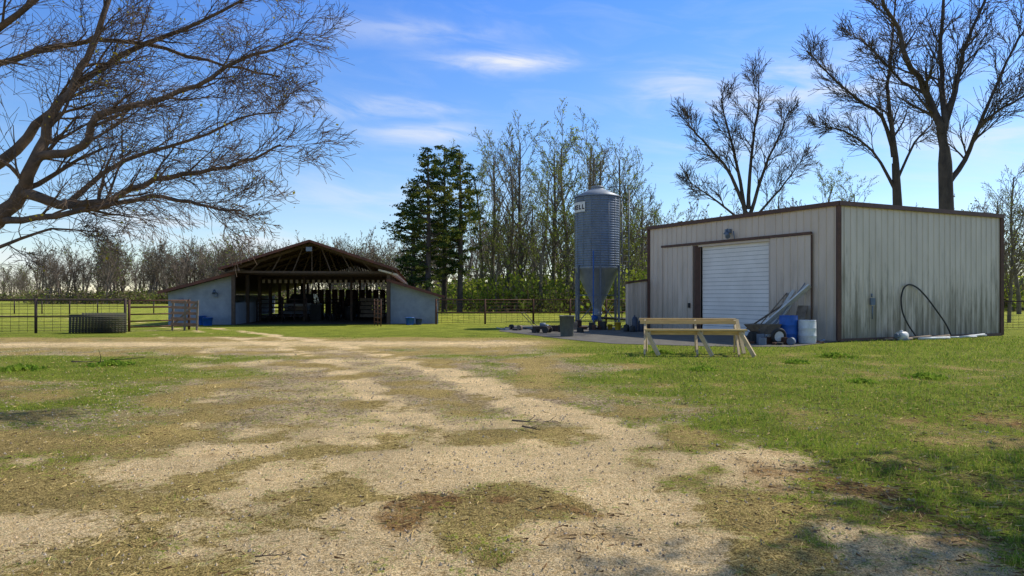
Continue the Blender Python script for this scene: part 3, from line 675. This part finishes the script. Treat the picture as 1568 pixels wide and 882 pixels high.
B.beam((-1.3,-.45,.66),(1.25,-.45,.66),.16,.045,0); B.beam((-1.28,-.36,.58),(1.2,-.36,.58),.04,.10,0)
B.build('planks',[wood],bx)
B=MB()
for x in(-1.2,.12,1.15):
    B.beam((x,.42,.88),(x-.12,-.62,.02),.05,.10,0); B.beam((x,.38,.88),(x+.08,.75,.02),.05,.10,0)
    B.beam((x+.03,-.5,.6),(x+.03,.5,.6),.04,.09,0); B.beam((x-.06,-.45,.62),(x+.22,-.75,.02),.05,.10,0)
B.beam((1.2,.4,.9),(1.32,.1,.02),.10,.05,0)
B.build('legs',[mat('lumber_legs',(.60,.46,.27),(.44,.33,.19),scale=5,rough=.85)],bx)
def barrel(name,x,y,r,h,m,lid=True):
    B=MB(); B.lathe((0,0,0),[(.001,0),(r*.93,0),(r*.96,.03),(r,h*.1),(r,h*.32),(r*1.03,h*.34),(r*1.0,h*.36),(r,h*.64),(r*1.03,h*.66),(r,h*.68),(r,h*.9),(r*.96,h*.97),(r*.99,h),(r*.9,h),(r*.88,h-.03),(.001,h-.03)],28,0)
    return B.build(name,[m],None,(x,y,0))
barrel('blue_barrel',W(1211,0,22.2).x,22.4,.29,.90,bluepl); barrel('white_barrel',W(1238,0,22).x,22.1,.27,.76,whitepl)
B=MB()
B.beam(on(.27,.05,1.3),on(.10,1.9,.2),.05,.28,0,up=nl_); B.beam(on(.30,.05,1.0),on(.2,1.65,.2),.22,.04,1); B.beam(on(.36,.05,1.1),on(.2,1.3,.25),.3,.03,1)
B.beam(on(.22,.05,1.1),on(.12,2.0,.2),.03,.03,2); B.beam(on(.25,.02,.9),on(.17,1.75,.2),.04,.1,0)
B.cyl(on(.24,.02,.8),on(.12,1.9,.2),.03,0); B.beam(on(.12,.4,.6),on(.12,1.2,.3),.4,.04,1)
B.build('leaning_boards',[whitepl,wood_g,galv])
B=MB()
B.tube([Vector((-.5,0,.45)),Vector((.5,0,.5)),Vector((.9,0,.75))],[.02]*3,6,0); B.tube([Vector((-.5,.45,.45)),Vector((.5,.45,.5)),Vector((.9,.45,.75))],[.02]*3,6,0)
i0=len(B.v); B.v+=[(-.35,.05,.3),(.3,.05,.3),(.3,.4,.3),(-.35,.4,.3),(-.6,-.1,.62),(.45,-.1,.62),(.45,.55,.62),(-.6,.55,.62)]
for f in((0,1,2,3),(0,4,5,1),(1,5,6,2),(2,6,7,3),(3,7,4,0)): B.face(tuple(i0+k for k in f),1)
B.tube([Vector((-.55,.18,.2)),Vector((-.55,.27,.2))],[.2,.2],18,2,True); B.beam((.3,0,.5),(.25,0,0),.03,.03,0); B.beam((.3,.45,.5),(.25,.45,0),.03,.03,0)
B.build('wheelbarrow',[galv,wood_g,black],None,(8.35,22.1,0),(0,0,.5))
B=MB(); tp=[Vector((.21*math.cos(a),0,.27+.21*math.sin(a))) for a in [k*2*math.pi/20 for k in range(21)]]; B.tube(tp,[.06]*21,8,0); B.cyl((0,-.03,.27),(0,.03,.27),.16,1,18)
B.build('spare_wheel',[black,whitepl],None,(W(1191,0,21.6).x,21.6,0),(.15,0,.2))
clutter('scrap_pile',8.2,21.7,.6,12,14,[rust,wood_g,galv,black],.4)
clutter('scrap_pile',9.6,22.9-.4,.5,12,15,[wood_g,galv,rust],.6)
B=MB(); def_pts=[(3.35,.05),(3.05,.45),(2.85,.95),(2.8,1.5),(2.95,1.85),(3.25,1.98),(3.7,1.85),(4.2,1.5),(4.7,1.05),(5.05,.6),(5.2,.25),(5.22,.03)]
hp=[]
for xx,zz in def_pts: q=A+ux*(xx+.15)+nx*(.12+.25*(1-min(1,zz))); hp.append(Vector((q.x,q.y,zz)))
hp2=[]
for i in range(len(hp)-1):
    for k in range(4): hp2.append(hp[i].lerp(hp[i+1],k/4))
for _ in range(3): hp2=[hp2[0]]+[(hp2[i-1]+hp2[i]*2+hp2[i+1])/4 for i in range(1,len(hp2)-1)]+[hp2[-1]]
B.tube(hp2,[.028]*len(hp2),8,0); B.build('black_hose',[black])
B=MB()
for k in range(7):
    q=A+ux*(1.8+.75*k)+nx*(.35+.1*(k%3)); e=q+ux*R.uniform(.9,1.8)+nx*R.uniform(-.15,.2); B.cyl(q+Z*.05,e+Z*(.05+.06*(k%2)),R.uniform(.025,.05),R.choice((0,1,2)),8)
q=A+ux*2.3+nx*.5; B.cyl(q+Z*.17,q+ux*.35+Z*.17,.14,0,14); B.cyl(q+Z*.17-ux*.12,q+Z*.17,.08,1,12); B.cyl(q+ux*.15+Z*.2,q+ux*.15+Z*.36,.05,0,10); B.box(q+ux*.18+Z*.04,(.4,.25,.06),1)
B.build('pump_and_pipes',[whitepl,galv,wood_g])
def stick(name,x,y,Ln,r,seed,ang):
    T=MB(); rn=random.Random(seed); grow(T,Vector((0,0,.03)),Vector((math.cos(ang),math.sin(ang),.02)),Ln,r,1,dict(max=2,seg=[5,5,3],wob=.12,up=[0,0,0],nch=[0,5],t0=[.2],ang=(25,60),ratio=(.25,.45),rr=.6,tip=.003,leafp=0,ls=.1),rn)
    for i,(a,b,c) in enumerate(T.v): T.v[i]=(a,b,max(.004,abs(c)*.6))
    return T.build(name,[mat('dead_wood',(.05,.035,.028),(.09,.065,.05))],None,(x,y,.02))
stick('fallen_branch',.0,8.1,.55,.022,3,-.3); stick('fallen_branch',.12,7.75,.3,.02,4,-1.0)
stick('fallen_branch',-10.0,15.5,1.6,.03,6,.2); stick('fallen_branch',-1.45,3.85,.2,.007,8,-.4)
def weed(x,y,s,seed):
    T=MB(); rn=random.Random(seed)
    for k in range(160):
        a=rn.random()*6.28; r=rn.random()*s; h=rn.uniform(.05,.2)*s*(1.3-r/s); p=Vector((math.cos(a)*r,math.sin(a)*r,0)); T.leaf(p+Z*h,rn.uniform(.05,.11),0,rn); T.tube([p*.7,p+Z*h],[.004,.003],3,0)
    T.build('weed_clump',[gm1],None,(x,y,0))
weed(W(1415,0,12.7).x,12.7,.38,1); weed(W(1280,0,17).x,17,.5,2); weed(W(1012,0,18.4).x,18.3,.35,3); weed(W(170,0,15).x,15,.5,4); weed(W(30,0,14).x,14,.5,5); weed(W(1075,0,14).x,14,.3,6); weed(W(1320,0,12).x,12,.25,7); weed(W(1220,0,15.5).x,15.5,.3,8)
# ---------------------------------------------------------------- light
el=math.radians(47); hd=Vector((.88,.455,0)).normalized(); Sd=hd*math.cos(el)+Z*math.sin(el)
sl=bpy.data.lights.new('sun','SUN'); sl.energy=5.0; sl.angle=math.radians(.5); sl.color=(1,.94,.82)
so=bpy.data.objects.new('sun',sl); sc.collection.objects.link(so); so.rotation_euler=Sd.to_track_quat('Z','Y').to_euler(); so.location=(0,0,30)
wd=bpy.data.worlds.new('World'); sc.world=wd; wd.use_nodes=True; t=wd.node_tree; L=t.links.new; N=t.nodes.new
bg=t.nodes['Background']; bg.inputs[1].default_value=.148
sky=N('ShaderNodeTexSky'); sky.sky_type='NISHITA'; sky.sun_disc=False; sky.sun_elevation=el; sky.sun_rotation=math.atan2(hd.x,hd.y); sky.air_density=1.0; sky.dust_density=.2; sky.ozone_density=2.5
tc=N('ShaderNodeTexCoord'); sx=N('ShaderNodeSeparateXYZ'); L(tc.outputs['Generated'],sx.inputs[0])
az=math_('ARCTAN2',sx.outputs[0],sx.outputs[1]); ele=math_('ARCSINE',sx.outputs[2],None)
tint=ramp(math_('MULTIPLY',ele,.6366,None,True),(1.10,1.06,1.04),(1.05,1.02,.95),.0,.62)
tr_=tint.node.color_ramp; e_=tr_.elements.new(.27); e_.color=(.50,.86,1.42,1); e_=tr_.elements.new(.12); e_.color=(.76,.96,1.18,1)
skyc=mul(sky.outputs[0],tint)
cb=N('ShaderNodeCombineXYZ'); L(math_('MULTIPLY',az,4.0),cb.inputs[0]); L(math_('MULTIPLY_ADD',ele,18.0,math_('MULTIPLY',az,2.0)),cb.inputs[1])
n=N('ShaderNodeTexNoise'); n.inputs['Scale'].default_value=1.6; n.inputs['Detail'].default_value=8; n.inputs['Roughness'].default_value=.6; n.inputs['Distortion'].default_value=.7; L(cb.outputs[0],n.inputs['Vector'])
tot=None
for px,py,wx,wy,am in((775,95,80,13,.9),(590,166,80,14,.8),(650,205,70,14,.7),(225,350,70,20,.9),(370,372,60,16,.9),(1230,140,150,45,.65),(1040,130,70,25,.55),(30,405,60,18,.9),(1130,235,120,30,.4),(640,48,120,16,.3),(1500,210,120,50,.5),(560,300,150,30,.3)):
    a0=math.atan((px-784)/F); e0=math.atan((455-py)/F*math.cos(a0)); wa=wx/F; we=wy/F
    u=math_('MULTIPLY_ADD',az,1/wa,-a0/wa); v=math_('MULTIPLY_ADD',ele,1/we,-e0/we)
    q=math_('MULTIPLY',math_('ADD',math_('MULTIPLY',u,u),math_('MULTIPLY',v,v)),-.8)
    g=math_('MULTIPLY',math_('EXPONENT',q,None),am); tot=g if tot is None else math_('MAXIMUM',tot,g)
nn=math_('MULTIPLY_ADD',n.outputs[0],3.4,-1.1,True)
gen=math_('MULTIPLY',math_('MULTIPLY_ADD',n.outputs[0],3.0,-1.4,True),.12)
cl=math_('ADD',math_('MULTIPLY',tot,nn),gen,None,True)
mx=N('ShaderNodeMix'); mx.data_type='RGBA'; L(cl,mx.inputs[0]); L(skyc,mx.inputs[6]); mx.inputs[7].default_value=(5.9,6.1,6.5,1); L(mx.outputs[2],bg.inputs[0])
# ---------------------------------------------------------------- camera
cd=bpy.data.cameras.new('camera'); cd.lens=24; cd.sensor_width=36; cd.shift_y=14/1568; cd.clip_end=5000
co=bpy.data.objects.new('camera',cd); sc.collection.objects.link(co); co.location=(0,0,CH); co.rotation_euler=(math.pi/2,0,0); sc.camera=co
